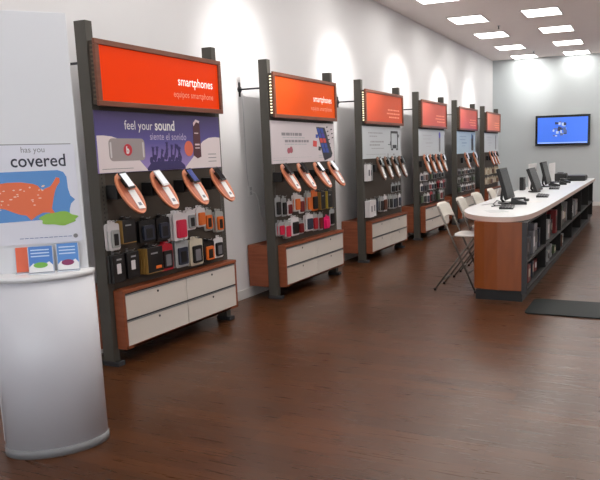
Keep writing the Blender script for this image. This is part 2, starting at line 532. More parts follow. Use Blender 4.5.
q.prism([(0.99, PH * .30), (1.04, PH * .28), (1.06, PH * .38), (1.0, PH * .40)], 'x', X0 + .001, X0 + .0014, 3)
q.build('floating_tiles', mts + [M_DGREY], p2)
q = MB()
rr = random.Random(9)
for k in range(14):
    y = 1.20 + .11 * (k % 2) + .035 * (k // 2) * .4; z = PH * (.88 - .055 * k)
    if y + .05 < PW: q.prism([(y, z), (y + .04, z + .006), (y + .05, z + .016), (y + .01, z + .018)], 'x', X0, X0 + .0008)
q.build('printed_pattern', M_DGREY, p2)
q = MB().prism(ellipse(0.33, PH * .30, .03, .03, 14), 'x', X0, X0 + .0008).prism(ellipse(0.38, PH * .32, .035, .035, 14), 'x', X0 + .0004, X0 + .001)
q.build('printed_badge', mat('print_dusty_red', (170, 90, 104), .5), p2)
# poster 3
p3 = poster(2, 'white poster with a black outlined phone, on the third nearest stand', M_PRINTBG2)
text_bars(MB(), [(0.18, 0.70, .78, .014), (0.22, 0.5, .68, .012), (0.25, 0.72, .50, .020), (0.22, 0.58, .40, .020), (0.28, 0.72, .30, .010), (0.1, 0.8, .12, .006)], seed=8).build('small_print', mat('print_mid_grey', (158, 158, 162), .5), p3)
q = MB()
q.prism(rrect(0.99, 1.02, PH * .30, PH * .86, .012), 'x', X0, X0 + .001).prism(rrect(1.25, 1.28, PH * .30, PH * .86, .012), 'x', X0, X0 + .001)
q.prism(rrect(0.99, 1.28, PH * .80, PH * .88, .015), 'x', X0, X0 + .0012)
q.prism(rrect(1.06, 1.22, PH * .30, PH * .42, .008), 'x', X0, X0 + .001)
q.prism(rrect(1.00, 1.08, PH * .24, PH * .30, .01), 'x', X0, X0 + .001).prism(rrect(1.20, 1.28, PH * .24, PH * .30, .01), 'x', X0, X0 + .001)
q.prism(ellipse(0.985, PH * .47, .02, .03, 12), 'x', X0, X0 + .0014).prism(ellipse(1.30, PH * .72, .02, .025, 12), 'x', X0, X0 + .0014)
q.box(X0, X0 + .001, 0.88, 0.98, PH * .42, PH * .44)
q.build('printed_phone', mat('print_black', (36, 36, 40), .4), p3)
MB().box(X0, X0 + .001, 0.86, 0.89, PH * .06, PH * .14).box(X0, X0 + .001, 1.08, 1.13, PH * .08, PH * .13).build('printed_marks', M_GREY, p3)
# posters 4-6
p4 = poster(3, 'grey-white poster with a thin blue-topped gadget, behind the first folding chair', M_PRINTBG2)
p5 = poster(4, 'pale blue poster with a dark gadget, second farthest on the wall', M_PRINTBLUE)
p6 = poster(5, 'small grey-blue poster with a thin grey gadget, farthest stand', M_PRINTBG2)
for k, (p, c) in enumerate(((p4, (90, 84, 190)), (p5, (70, 110, 170)), (p6, (110, 120, 130)))):
    text_bars(MB(), [(0.18, 0.66, .76, .014), (0.20, 0.6, .62, .014), (0.34, 0.70, .46, .022), (0.36, .6, .34, .01)], seed=20 + k).build('small_print', M_LGREY if k != 1 else mat('print_blue_grey', (130, 158, 190), .5), p)
    g = MB().prism(rrect(1.06, 1.15 + (.08 if k == 1 else 0), PH * .12, PH * .86, .03), 'x', X0, X0 + .001).build('printed_gadget', M_GREY if k != 1 else M_DGREY, p)
    MB().prism(ellipse(1.105, PH * .80, .05, .055, 16), 'x', X0 + .001, X0 + .0018).build('printed_accent', mat('print_accent_%s' % BAY[3 + k].replace(' ', '_'), c, .4), g)

# --- drawer cabinets
def make_cabinet():
    r = thing('drawer_cabinet', 'x', 'cabinet', (0, 0, 0), 0, 'low drawer cabinets under the display stands')
    x0, x1 = 0.02, 0.443; y0, y1 = 0.045, 1.42; z0, z1 = 0.121, 0.5536
    bd = MB()
    # carcass is notched around the posts: rear box + front box between them
    bd.box(x0, x1, y0 + 0.062, y1 - 0.10, z1 - 0.025, z1, 0.002)
    bd.box(x0, x1 - 0.0, y0 + 0.062, y1 - 0.10, z0, z0 + 0.022, 0.002)
    bd.box(x0, XP0 - 0.004, y0 - 0.045, y1 + 0.006, z0, z1, 0.002)
    bd.box(XP1 + 0.004, x1, y0 - 0.005, y0 + 0.02, z0, z1, 0.002)
    bd.box(XP1 + 0.004, x1, y1 - 0.02, y1 + 0.005, z0, z1, 0.002)
    bd.box(XP1 + 0.004, x1 + 0.004, y0 - 0.005, y1 + 0.005, z1 - 0.024, z1, 0.002)
    bd.box(XP1 + 0.004, x1, y0 - 0.005, y1 + 0.005, z0, z0 + 0.02, 0.002)
    bd.box(XP1 + 0.004, x1 - 0.03, y0 + 0.02, y1 - 0.02, z0 + 0.02, z1 - 0.024)
    body = bd.build('body', M_CWOOD, r)
    MB().box(x1 - 0.03, x1 - 0.012, y0 + 0.02, y1 - 0.02, z0 + 0.02, z1 - 0.024).build('shadow_gap', M_DGREY, r)
    ym = (y0 + y1) / 2
    hz = (z1 - 0.024 - z0 - 0.02)
    for a, b_ in ((y0 + 0.022, ym - 0.003), (ym + 0.003, y1 - 0.022)):
        for k in range(2):
            za = z0 + 0.022 + k * hz / 2
            zb = za + hz / 2 - 0.020
            d = MB().box(x1 - 0.012, x1 + 0.001, a, b_, za, zb, 0.002).build('drawer', M_DRAWER, r)
            MB().box(x1 - 0.010, x1 + 0.007, a, b_, zb, zb + 0.006, 0.002).build('drawer_pull', M_GREY, d)
            MB().cyl((x1 + .001, (a + b_) / 2 + .0, zb - 0.028), (x1 + .004, (a + b_) / 2, zb - 0.028), 0.009, seg=14).build('lock', M_BLACK, d)
    return r
cab = make_cabinet()
for i in range(6):
    c = cab if i == 0 else copy_tree(cab)
    c.location = (0, Y1 + i * SP, 0)
    c['label'] = ['low wood cabinet with four white drawers, nearest the camera under the speaker poster stand',
                  'low wood cabinet with white drawers, second nearest the camera',
                  'low wood cabinet with white drawers, third nearest the camera',
                  'low wood cabinet with white drawers behind the first folding chair',
                  'low wood cabinet with white drawers, second from the far end',
                  'low wood cabinet with white drawers, at the far end of the wall'][i]

# --- phone pads with phones
def padM(c=(0, 0, 0), steep=False):
    TH = math.radians(70 if steep else 55)
    A = Vector((math.cos(TH), 0, -math.sin(TH))); N = Vector((math.sin(TH), 0, math.cos(TH))); B = Vector((0, 1, 0))
    if steep: c = (0.135, 0, 0.0)
    return Matrix(((A.x, B.x, N.x, c[0]), (A.y, B.y, N.y, c[1]), (A.z, B.z, N.z, c[2]), (0, 0, 0, 1)))
M_PADDK = wood('pad_dark_wood', (112, 74, 54), (136, 94, 72), 0.4, (4, 30, 4))
M_PADLT = wood('pad_light_panel', (206, 168, 150), (218, 186, 170), 0.4, (4, 30, 4))
def make_stand(dark=False, narrow=1.0, name='phone_stand'):
    r = thing(name, 'x', 'phone stand', (0, 0, 0), 0, 'oval wooden phone stands')
    M = padM((0.185, 0, -0.005), narrow < 1)
    MB().prism(ellipse(0, 0, 0.168, 0.09 * narrow, 36), 'z', -0.016, 0.0, 0, M, True).prism(ellipse(0, 0, 0.14, 0.064 * narrow, 32), 'z', -0.034, -0.016, 0, M, True).build('board', M_PADDK if dark else M_PAD, r)
    MB().prism(ellipse(0.005, 0, 0.148, 0.070 * narrow, 32), 'z', 0.0, 0.0015, 0, M).build('inner_panel', M_PADDK if dark else (M_PADIN if narrow == 1 else M_PADLT), r)
    MB().box(0.0, 0.10 if narrow == 1 else 0.05, -0.045, 0.045, -0.05, 0.05, 0.006).cyl((0.08, 0, 0), (0.175 if narrow == 1 else 0.12, 0, -0.02), 0.022).build('mount', M_BLACK, r)
    # info card
    c = MB().box(-0.02, 0.135, -0.018, 0.044, 0.0015, 0.006, 0.001, 0, M).build('info_card', M_PAPER, r)
    q = MB().box(0.085, 0.11, 0.0, 0.028, 0.006, 0.0065, 0, 0, M)
    q.build('card_print', mat('card_print_grey', (120, 126, 140), .5), c)
    return r
def make_phone(m_body, m_screen, big=1.0, steep=False):
    r = thing('mobile_phone', 'x', 'phone', (0, 0, 0), 0, 'phones on the oval stands')
    M = padM((0.185, 0, -0.005), steep) @ Matrix.Rotation(0.12, 4, 'Z')
    MB().box(-0.115, -0.045, -0.022, 0.022, 0.0015, 0.028, 0.004, 0, M).build('security_base', M_BLACK, r)
    MB().box(-0.15, -0.015, -0.036 * big, 0.034 * big, 0.028, 0.040, 0.004, 0, M).build('body', m_body, r)
    MB().box(-0.138, -0.03, -0.031 * big, 0.029 * big, 0.040, 0.0408, 0, 0, M).build('screen', m_screen, r)
    return r
stands = {
    0: [0.10, 0.45, 0.81, 1.165], 1: [0.06, 0.39, 0.75, 1.09], 2: [0.33, 0.60, 0.88, 1.16],
    3: [0.06, 0.37, 0.68, 0.99], 4: [0.33, 1.0], 5: [0.22, 0.50, 0.78]}
M_SCR_BLUE = mat('phone_screen_blue', (60, 70, 130), .15, emit=.25)
M_SCR_DK = mat('phone_screen_dark', (20, 20, 26), .1)
M_SCR_LT = mat('phone_screen_light', (220, 224, 232), .2, emit=.3)
proto_stand = make_stand()
proto_stand_n = make_stand(narrow=.62)
proto_stand_d = make_stand(dark=True, narrow=.62)
def phone_set(st):
    return [make_phone(M_BLACK, M_SCR_LT, 1, st), make_phone(M_WHITE, M_SCR_LT, 1, st), make_phone(M_BLACKG, M_SCR_BLUE, 1, st), make_phone(M_BLACK, M_SCR_DK, .95, st)]
ph_wide = phone_set(False)
ph_steep = phone_set(True)
first = set()
pos_words = {4: ['leftmost', 'second from left', 'third from left', 'rightmost'], 2: ['left', 'right'], 3: ['left', 'middle', 'right']}
SURF = {0: 'nearest', 1: 'second nearest', 2: 'third nearest', 3: 'fourth from camera', 4: 'second farthest', 5: 'farthest'}
DS = lambda i: ('the ' + SURF[i] + ' display stand') if i != 3 else 'the stand behind the first folding chair'
seq = {0: [0, 1, 2, 3], 1: [3, 3, 0, 1], 2: [3, 3, 3, 3], 3: [0, 3, 3, 0], 4: [1, 1], 5: [3, 0, 3]}
looks = ['black phone with pale screen', 'white phone', 'black phone with blue lit screen', 'black phone with dark screen']
for i, ysl in stands.items():
    for k, dy in enumerate(ysl):
        loc = (XP1, Y1 + i * SP + dy, 1.25)
        pr = proto_stand if i < 2 else (proto_stand_d if i == 2 else proto_stand_n)
        s = pr if id(pr) not in first else copy_tree(pr); first.add(id(pr))
        s.location = loc
        s['label'] = '%soval phone stand, %s on %s' % ('dark slim ' if i == 2 else 'slim ' if i > 2 else 'broad ', pos_words[len(ysl)][k], DS(i))
        pt = (ph_wide if i < 2 else ph_steep)[seq[i][k]]
        p = pt if id(pt) not in first else copy_tree(pt); first.add(id(pt))
        p.location = loc
        p['label'] = '%s, %s on %s' % (looks[seq[i][k]], pos_words[len(ysl)][k], DS(i))

for q in ph_wide + ph_steep:
    if id(q) not in first:
        for c_ in list(q.children): bpy.data.objects.remove(c_)
        bpy.data.objects.remove(q)
# --- accessory packs
PM = {
 'white': (222, 218, 220), 'black': (24, 23, 24), 'gold': (150, 116, 60), 'red': (176, 34, 48), 'pink': (204, 36, 70), 'magenta': (236, 30, 110),
 'orange': (226, 112, 44), 'grey': (120, 118, 124), 'clear': (170, 172, 170), 'yellow': (196, 168, 70), 'slate': (46, 52, 68), 'beige': (176, 156, 128),
 'brown': (96, 56, 40), 'green': (84, 100, 74), 'cream': (206, 196, 176), 'dred': (120, 28, 30), 'lgrey': (160, 162, 164)}
def pm(c): return mat('pack_' + c, PM[c], 0.35)
WORD = {'dred': 'dark red', 'lgrey': 'light grey', 'slate': 'slate blue', 'clear': 'clear plastic'}
hooked = 0
def pack(x, y0, y1, z0, z1, kind, label, group, simple=False, outer='white', inner='black', dep=0.02, parent_fn=None):
    """accessory pack facing +x with its back at x-dep"""
    w = (y1 - y0) * (1.16 if kind in ('card', 'plain') else 1.04); h = z1 - z0
    base = Vector((x, (y0 + y1) / 2, z0))
    r = thing('accessory_pack', label, 'package', base, 0, group)
    hw = w / 2
    if kind == 'box':
        MB().box(-dep, 0, -hw, hw, 0, h, 0.002).build('carton', pm(outer), r)
        q = MB().prism(rrect(-hw * .38, hw * .30, h * .32, h * .68, .004), 'x', 0, .0008)
        q.build('print', pm(inner), r)
        if not simple:
            q = MB().box(0, .0008, -hw * .35, hw * .45, h * .80, h * .86); q.build('brand_line', pm('lgrey'), r)
    elif kind == 'label':
        MB().box(-dep, 0, -hw, hw, 0, h, 0.002).box(-dep, -dep + .002, -hw * .5, hw * .5, h, h + .02).build('carton', pm('black'), r)
        MB().box(-dep - .0006, .0006, -hw - .0006, -hw + .006, 0, h).box(-dep, .0006, -hw, hw, -.0006, .005).build('edge_band', pm(outer), r)
        if inner != 'black':
            MB().prism(rrect(hw * .05, hw * .75, h * .14, h * .26, .003), 'x', .0, .001).build('sticker', pm(inner), r)
        MB().box(0, .0008, -hw * .5, hw * .35, h * .74, h * .80).build('brand_line', pm('lgrey'), r)
    else:
        # hang card with blister
        cm = MB().prism(rrect(-hw, hw, 0, h, min(.018, hw * .4)), 'x', -dep, -dep + .006)
        cm.prism(rrect(-hw * .35, hw * .35, h - .004, h + .022, .006), 'x', -dep, -dep + .002)
        cm.build('hang_card', pm(outer), r)
        pr = MB().prism(rrect(-hw * .62, hw * .70, h * .10, h * .76, min(.014, hw * .4)), 'x', -dep + .006, 0)
        o = pr.build('phone_case', pm(inner), r)
        if not simple:
            MB().prism(rrect(-hw * .36, hw * .44, h * .18, h * .62, .006), 'x', 0, .0012).build('case_window', pm(inner if kind == 'plain' else ('black' if inner != 'black' else 'grey')), o)
    # hook
    return r

ORD = ['first', 'second', 'third', 'fourth', 'fifth', 'sixth', 'seventh', 'eighth', 'ninth', 'tenth']
def w_(c): return WORD.get(c, c)
def pack_row(i, row, lst, simple=False):
    """lst entries: y0,y1,z0,z1,kind,outer,inner,count"""
    grp = 'accessory packs on %s' % DS(i).replace('the display', 'display')
    for k, (y0, y1, z0, z1, kind, outer, inner, cnt) in enumerate(lst):
        # peg hook belongs to the display stand
        ym = (y0 + y1) / 2
        d = 0.022
        gap = 0.003
        tot = cnt * (d + gap)
        dx = XP1 + 0.006
        hk = MB().cyl((-0.004, 0, 0), (0.012 + tot, 0, 0.0), 0.0028, seg=6).cyl((0.012 + tot, 0, 0), (0.022 + tot, 0, 0.012), 0.0028, seg=6)
        hk.box(-0.004, 0.001, -0.012, 0.012, -0.02, 0.01)
        o = hk.build('peg_hook', M_STEEL, ROOTS[i])
        o.location = (XP1 + 0.002, ym, z1 + 0.014)
        for c in range(cnt):
            x = dx + 0.002 + (c + 1) * (d + gap) - gap
            off = (c - (cnt - 1)) * 0.006
            desc = {'box': '%s boxed accessory with %s print' % (w_(outer), w_(inner)),
                    'label': 'black carton with %s edge%s' % (w_(outer), '' if inner == 'black' else ' and orange sticker'),
                    'card': '%s hanging pack holding %s phone case' % (w_(outer), w_(inner)),
                    'plain': '%s hanging pack with %s insert' % (w_(outer), w_(inner))}[kind]
            depth = '' if cnt == 1 else (', foremost' if c == cnt - 1 else (', rearmost' if c == 0 else ', middle' if cnt == 3 else ', %s from back' % ORD[c]))
            lab = '%s, %s row %s hook, %s%s' % (desc, row, ORD[k], {0: 'nearest stand', 1: 'second stand', 2: 'third stand', 3: 'fourth stand', 4: 'second farthest stand', 5: 'farthest stand'}[i], depth)
            # shorten to the word limit
            ws = lab.split()
            if len(ws) > 16:
                lab = lab.replace(' boxed accessory', ' box').replace(' hanging pack', ' pack').replace(' phone case', ' case')
            pack(x, Y1 + i * SP + y0 + off, Y1 + i * SP + y1 + off, z0 + .0, z1, kind, lab, grp, simple, outer, inner, d)

pack_row(0, 'upper', [
    (0.015, 0.105, .842, 1.031, 'card', 'white', 'clear', 2), (0.125, 0.255, .877, 1.045, 'label', 'gold', 'black', 2),
    (0.32, 0.465, .856, 1.02, 'card', 'black', 'slate', 2), (0.505, 0.63, .847, 1.024, 'card', 'black', 'slate', 2),
    (0.668, 0.81, .822, 1.038, 'plain', 'white', 'pink', 3), (0.852, 0.955, .886, 1.048, 'card', 'white', 'lgrey', 2),
    (0.985, 1.085, .895, 1.053, 'plain', 'white', 'orange', 2), (1.114, 1.21, .845, 1.024, 'card', 'clear', 'orange', 1),
    (1.238, 1.335, .822, 1.0, 'card', 'clear', 'orange', 2)])
pack_row(0, 'lower', [
    (0.012, 0.122, .610, .808, 'box', 'black', 'white', 2), (0.15, 0.265, .620, .808, 'box', 'black', 'white', 2),
    (0.325, 0.49, .622, .814, 'label', 'gold', 'orange', 3), (0.520, 0.645, .605, .810, 'card', 'red', 'black', 2),
    (0.695, 0.835, .600, .810, 'card', 'lgrey', 'slate', 2), (0.875, 1.02, .585, .80, 'card', 'cream', 'black', 2),
    (1.055, 1.18, .585, .76, 'card', 'black', 'orange', 2), (1.225, 1.34, .593, .768, 'card', 'white', 'black', 1)])
pack_row(1, 'upper', [
    (0.02, 0.11, .85, 1.045, 'card', 'lgrey', 'black', 1), (0.14, 0.225, .84, 1.03, 'card', 'lgrey', 'black', 1),
    (0.255, 0.335, .84, .99, 'card', 'white', 'dred', 1), (0.36, 0.47, .87, 1.045, 'plain', 'white', 'orange', 2),
    (0.50, 0.60, .835, 1.01, 'card', 'white', 'dred', 1), (0.63, 0.72, .845, 1.05, 'plain', 'clear', 'orange', 2),
    (0.75, 0.87, .84, 1.05, 'card', 'orange', 'black', 2), (0.93, 1.04, .84, 1.04, 'label', 'gold', 'black', 2),
    (1.10, 1.22, .84, 1.04, 'label', 'yellow', 'black', 2)], True)
pack_row(1, 'lower', [
    (0.02, 0.12, .65, .79, 'card', 'lgrey', 'pink', 2), (0.15, 0.25, .61, .78, 'card', 'clear', 'pink', 2),
    (0.28, 0.42, .62, .81, 'card', 'white', 'black', 2), (0.46, 0.57, .615, .765, 'card', 'lgrey', 'dred', 1),
    (0.60, 0.74, .63, .81, 'card', 'white', 'slate', 2), (0.79, 0.90, .61, .80, 'card', 'clear', 'red', 1),
    (0.93, 1.03, .60, .79, 'card', 'lgrey', 'dred', 1), (1.08, 1.20, .60, .74, 'plain', 'magenta', 'magenta', 1), (1.22, 1.33, .62, .81, 'card', 'lgrey', 'black', 1)], True)
pack_row(2, 'upper', [
    (0.03, 0.14, 1.09, 1.31, 'box', 'white', 'slate', 2), (0.16, 0.26, 1.09, 1.30, 'box', 'lgrey', 'slate', 1)], True)
pack_row(2, 'middle', [
    (0.98, 1.10, .875, 1.0, 'card', 'lgrey', 'black', 1), (1.14, 1.22, .875, 1.0, 'card', 'lgrey', 'black', 1), (1.26, 1.35, .875, 1.0, 'card', 'lgrey', 'black', 1)], True)
pack_row(2, 'lower', [
    (0.03, 0.15, .61, .83, 'box', 'white', 'grey', 3), (0.19, 0.29, .61, .83, 'box', 'white', 'grey', 2), (0.33, 0.44, .66, .84, 'card', 'black', 'slate', 1),
    (0.48, 0.60, .64, .84, 'card', 'lgrey', 'black', 2), (0.66, 0.78, .63, .85, 'card', 'white', 'brown', 1), (0.83, 0.93, .65, .84, 'card', 'clear', 'black', 2),
    (0.98, 1.08, .64, .83, 'card', 'lgrey', 'slate', 2), (1.12, 1.21, .64, .83, 'card', 'clear', 'black', 1), (1.26, 1.35, .64, .83, 'card', 'white', 'slate', 1)], True)
def auto_rows(i, rows, seed, pal):
    r = random.Random(seed)
    for (rn, n, z0, z1) in rows:
        lst = []
        st = 1.34 / n
        for k in range(n):
            y0 = 0.03 + k * st
            a, b_ = r.choice(pal)
            lst.append((y0, y0 + st * .74, z0 + r.uniform(0, .02), z1 - r.uniform(0, .02), 'card', a, b_, r.choice([1, 1, 2])))
        pack_row(i, rn, lst, True)
pal = [('lgrey', 'black'), ('clear', 'black'), ('white', 'brown'), ('white', 'slate'), ('grey', 'black'), ('black', 'green')]
auto_rows(3, [('top', 8, .965, 1.10), ('upper', 9, .79, .93), ('lower', 8, .585, .765)], 4, pal + [('white', 'dred'), ('red', 'black')])
auto_rows(4, [('top', 9, .96, 1.08), ('upper', 9, .80, .93), ('lower', 9, .62, .77)], 5, pal)
auto_rows(5, [('upper', 6, .86, 1.03), ('lower', 6, .64, .81)], 6, [('cream', 'beige'), ('beige', 'brown'), ('beige', 'cream')])

# --- wall outlet and cords
o = thing('wall_outlet', 'small white wall outlet between the two nearest display stands', 'outlet', (0, 5.83, 1.05))
MB().box(0, 0.007, -0.05, 0.05, 0, 0.11, 0.003).build('cover_plate', M_WHITE, o)
MB().box(0.007, 0.009, -0.018, 0.018, 0.015, 0.05, .001).box(0.007, 0.009, -0.018, 0.018, 0.06, 0.095, .001).build('sockets', M_LGREY, o)
c = MB().tube([(0.009, 5.845, 1.09), (0.03, 5.88, 1.085), (0.035, 5.92, 1.0), (0.03, 5.95, .86), (0.04, 5.99, .74), (0.10, 6.03, .66), (0.2, 6.03, .62)], 0.005)
tag(c.build('power_cord', M_WHITE), 'white cord curving from the wall outlet down behind the second stand', 'cord')
c = MB().tube([(0.006, 5.765, 2.10), (0.006, 5.772, 1.7), (0.006, 5.776, 1.3), (0.006, 5.80, 1.14)], 0.003)
tag(c.build('power_cord', M_LGREY), 'thin grey cord running straight down the wall to the outlet', 'cord')

# ------------------------------------------------------------------ kiosk at left
KR = Vector((1.207, 2.535, 0))            # right end of the back board
kd = Vector((-0.72, -0.69, 0)).normalized()
kn = Vector((-kd.y, kd.x, 0)) * 1.0     # outwards towards the room
if kn.x < 0: kn = -kn
KM = Matrix(((kd.x, kn.x, 0, KR.x), (kd.y, kn.y, 0, KR.y), (0, 0, 1, 0), (0, 0, 0, 1)))  # local: u along board, n outwards, z
KW = 0.50
# local frame whose text reads left->right when seen from the room: right end is u=0
k = thing('display_kiosk', 'white bow-fronted display pedestal with tall back board, at the left edge', 'kiosk', (KR.x, KR.y, 0))
KL = Matrix.Translation(-KR) @ KM
MB().box(0.028, KW, -0.022, 0.0, 0.06, 2.2, 0.004, 0, KL).build('back_board', mat('board_white', (224, 225, 229), .5), k)
prof = [(KW / 2 + 0.245 * math.cos(t), 0.165 * math.sin(t)) for t in [PI * j / 40 for j in range(41)]]
MB().prism(prof, 'z', 0.045, 0.905, 0, KL, True).build('pedestal', M_KIOSK, k)
prof2 = [(KW / 2 + 0.25 * math.cos(t), 0.172 * math.sin(t)) for t in [PI * j / 40 for j in range(41)]]
MB().prism(prof2, 'z', 0.905, 0.93, 0, KL, True).build('top', M_WHITE, k)
prof3 = [(KW / 2 + 0.25 * math.cos(t), 0.168 * math.sin(t) - .0) for t in [PI * j / 40 for j in range(41)]]
MB().prism(prof3, 'z', 0.0, 0.045, 0, KL, True).box(0.01, KW - .01, -0.022, 0, 0, 0.06, 0, 0, KL).build('plinth', M_GREY, k)
# poster on the board
kp = thing('coverage_poster', 'white coverage poster with orange map of America on blue, left edge', 'poster', (KR.x, KR.y, 1.072))
def kmat(u, n, z):   # plane facing +n, reading left to right = decreasing u
    return Matrix(((-kd.x, 0, kn.x, u * kd.x + n * kn.x), (-kd.y, 0, kn.y, u * kd.y + n * kn.y), (0, 1, 0, z), (0, 0, 0, 1)))
def kflat(name, polys, n0, n1, m, parent):
    mb = MB()
    for pl in polys:
        mb.prism(pl, 'z', 0, n1 - n0, 0, kmat(0, n0, 0))
    return mb.build(name, m, parent)
# in poster plane: X = -u (right end at X=0), Y = z relative to 1.02
PWk, PHk = 0.44, 0.492
kflat('sheet', [rrect(-0.045 - PWk, -0.045, 0, PHk, .012)], 0.0, 0.006, mat('poster_lilac_white', (222, 222, 232), .4), kp)
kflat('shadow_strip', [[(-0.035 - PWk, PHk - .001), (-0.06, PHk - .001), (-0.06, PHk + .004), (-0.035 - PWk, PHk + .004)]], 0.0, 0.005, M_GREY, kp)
text('lettering', 'has you', 0.105, kp, kmat(0.285, 0.0065, 0.455), M_GREY)
text('lettering', 'covered', 0.245, kp, kmat(0.335, 0.0065, 0.385), mat('print_navy', (44, 44, 62), .5), 0.01)
br = [(-0.46, .36), (-0.13, .365), (-.105, .355), (-.092, .33), (-.090, .27), (-.082, .235), (-.062, .215), (-.082, .195), (-.090, .17), (-.092, .15), (-.105, .13), (-.13, .122), (-.46, .112)]
bl = kflat('printed_blue_panel', [br], 0.0065, 0.0072, mat('print_blue', (84, 142, 206), .4), kp)
usa = [(-.455, .30), (-.40, .305), (-.36, .31), (-.30, .31), (-.245, .30), (-.225, .29), (-.21, .265), (-.195, .275), (-.17, .285), (-.155, .305), (-.14, .33), (-.125, .325), (-.125, .305), (-.14, .285), (-.15, .262), (-.158, .235), (-.165, .205), (-.172, .175), (-.155, .14), (-.15, .12), (-.165, .125), (-.185, .155), (-.215, .155), (-.245, .14), (-.27, .12), (-.29, .145), (-.315, .15), (-.34, .16), (-.38, .18), (-.43, .19), (-.45, .22), (-.46, .26)]
us = kflat('printed_map', [usa], 0.0072, 0.0080, mat('print_map_orange', (232, 108, 58), .4), bl)
rr = random.Random(11)
sp_ = []
for j in range(34):
    x, y = rr.uniform(-.44, -.20), rr.uniform(.175, .29)
    sp_.append(ellipse(x, y, rr.uniform(.003, .008), rr.uniform(.002, .004), 7))
kflat('map_specks', sp_, 0.0080, 0.0084, mat('print_pale_orange', (246, 206, 180), .5), us)
kflat('printed_green_blob', [[(-.145 + .085 * math.cos(t) * (1 + .10 * math.sin(7 * t)), .122 + .034 * math.sin(t) * (1 + .12 * math.cos(5 * t))) for t in [2 * PI * j / 40 for j in range(40)]]], 0.0084, 0.009, mat('print_green', (142, 190, 70), .4), kp)
q = [[(x, .028), (x + .018, .028), (x + .018, .031), (x, .031)] for x in [-.33 + .022 * j for j in range(11)]]
kflat('small_print', q, 0.0065, 0.0072, mat('print_blue2', (90, 110, 160), .4), kp)
kflat('printed_badge', [ellipse(-.075, .030, .011, .011, 14)], 0.0065, 0.0072, M_GREY, kp)
# leaflet holders on the kiosk top
def leaflet(u, n, w, h, yaw, label, main, accent, plain=False):
    base = KR + kd * u + kn * n
    r = thing('leaflet_holder', label, 'leaflet', (base.x, base.y, 0.93), math.atan2(kd.y, kd.x) + PI + yaw, 'leaflets on the white pedestal')
    # local: x to the right seen from room, -y outwards
    MB().box(-w / 2, w / 2, -0.02, 0.02, 0, 0.005, .001).prism([(0.02, .004), (0.012, .004), (0.028, h), (0.034, h)], 'x', -w / 2, w / 2).build('holder', M_CLEAR, r)
    T = Matrix.Translation((0, 0.012, 0.004)) @ Matrix.Rotation(math.radians(-10), 4, 'X')
    MB().box(-w / 2 + .004, w / 2 - .004, -0.008, -0.001, 0.002, h, .001, 0, T).build('leaflet', main, r)
    if not plain:
        q = MB().prism([(-w / 2 + .004, .002), (-w / 2 + .004, h * .22), (-w * .3, h * .36), (-w * .12, h * .26), (w * .12, h * .30), (w * .32, h * .40), (w / 2 - .004, h * .26), (w / 2 - .004, .002)], 'y', -0.0092, -0.008, 0, T)
        q.build('white_wave', M_PAPER, r)
        MB().prism(ellipse(-w * .02, h * .28, w * .28, h * .11, 20), 'y', -0.0102, -0.0092, 0, T).build('badge', accent, r)
        q = MB()
        for z in (.84, .72, .60): q.box(-w * .38, w * .34, -0.009, -0.008, h * z, h * z + .006, 0, 0, T)
        q.build('print_lines', mat('print_sky', (190, 214, 240), .5), r)
    return r
M_CLEAR = mat('holder_clear', (200, 206, 216), .15)
leaflet(0.118, 0.055, 0.105, 0.135, 0.0, 'blue leaflet with plum oval badge on the white pedestal', mat('leaf_blue', (82, 138, 208), .4), mat('leaf_plum', (130, 30, 84), .4))
leaflet(0.240, 0.075, 0.115, 0.130, 0.0, 'blue leaflet with green badge on the white pedestal', mat('leaf_blue2', (70, 124, 200), .4), mat('leaf_green', (112, 176, 66), .4))
leaflet(0.325, 0.035, 0.07, 0.125, 0.0, 'orange leaflet at the left end of the white pedestal top', mat('leaf_orange', (226, 96, 56), .4), None, True)

# ------------------------------------------------------------------ service counter
CT = 0.83
M_SHELF = mat('shelf_dark', (24, 21, 20), .6)
r = thing('service_counter', 'long service counter with white rounded worktop and orange wood end panel', 'counter', (2.5, 6.2, 0))
def L(x, y): return (x - 2.5, y - 6.2)
ctrl = [(1.95, 13.9), (1.95, 11), (1.95, 8.0), (1.96, 7.35), (1.985, 7.02), (2.05, 6.76), (2.17, 6.51), (2.34, 6.34), (2.50, 6.28), (2.63, 6.31), (2.72, 6.46), (2.77, 6.75), (2.79, 7.3), (2.80, 8.2), (2.80, 11), (2.80, 13.9)]
def catmull(P, n=5):
    out = []
    for a in range(len(P) - 1):
        p0 = P[max(a - 1, 0)]; p1 = P[a]; p2 = P[a + 1]; p3 = P[min(a + 2, len(P) - 1)]
        for s in range(n):
            t = s / n
            out.append(tuple(0.5 * (2 * p1[j] + (p2[j] - p0[j]) * t + (2 * p0[j] - 5 * p1[j] + 4 * p2[j] - p3[j]) * t * t + (3 * p1[j] - p0[j] - 3 * p2[j] + p3[j]) * t ** 3) for j in (0, 1)))
    out.append(P[-1])
    return out
loop = [L(*p) for p in ctrl[:2]] + [L(*p) for p in catmull(ctrl[2:-2])] + [L(*p) for p in ctrl[-2:]]
MB().prism(loop, 'z', CT - 0.004, CT).build('worktop', M_TOP, r)
MB().prism(loop, 'z', CT - 0.05, CT - 0.004).build('worktop_edge', M_TOPEDGE, r)
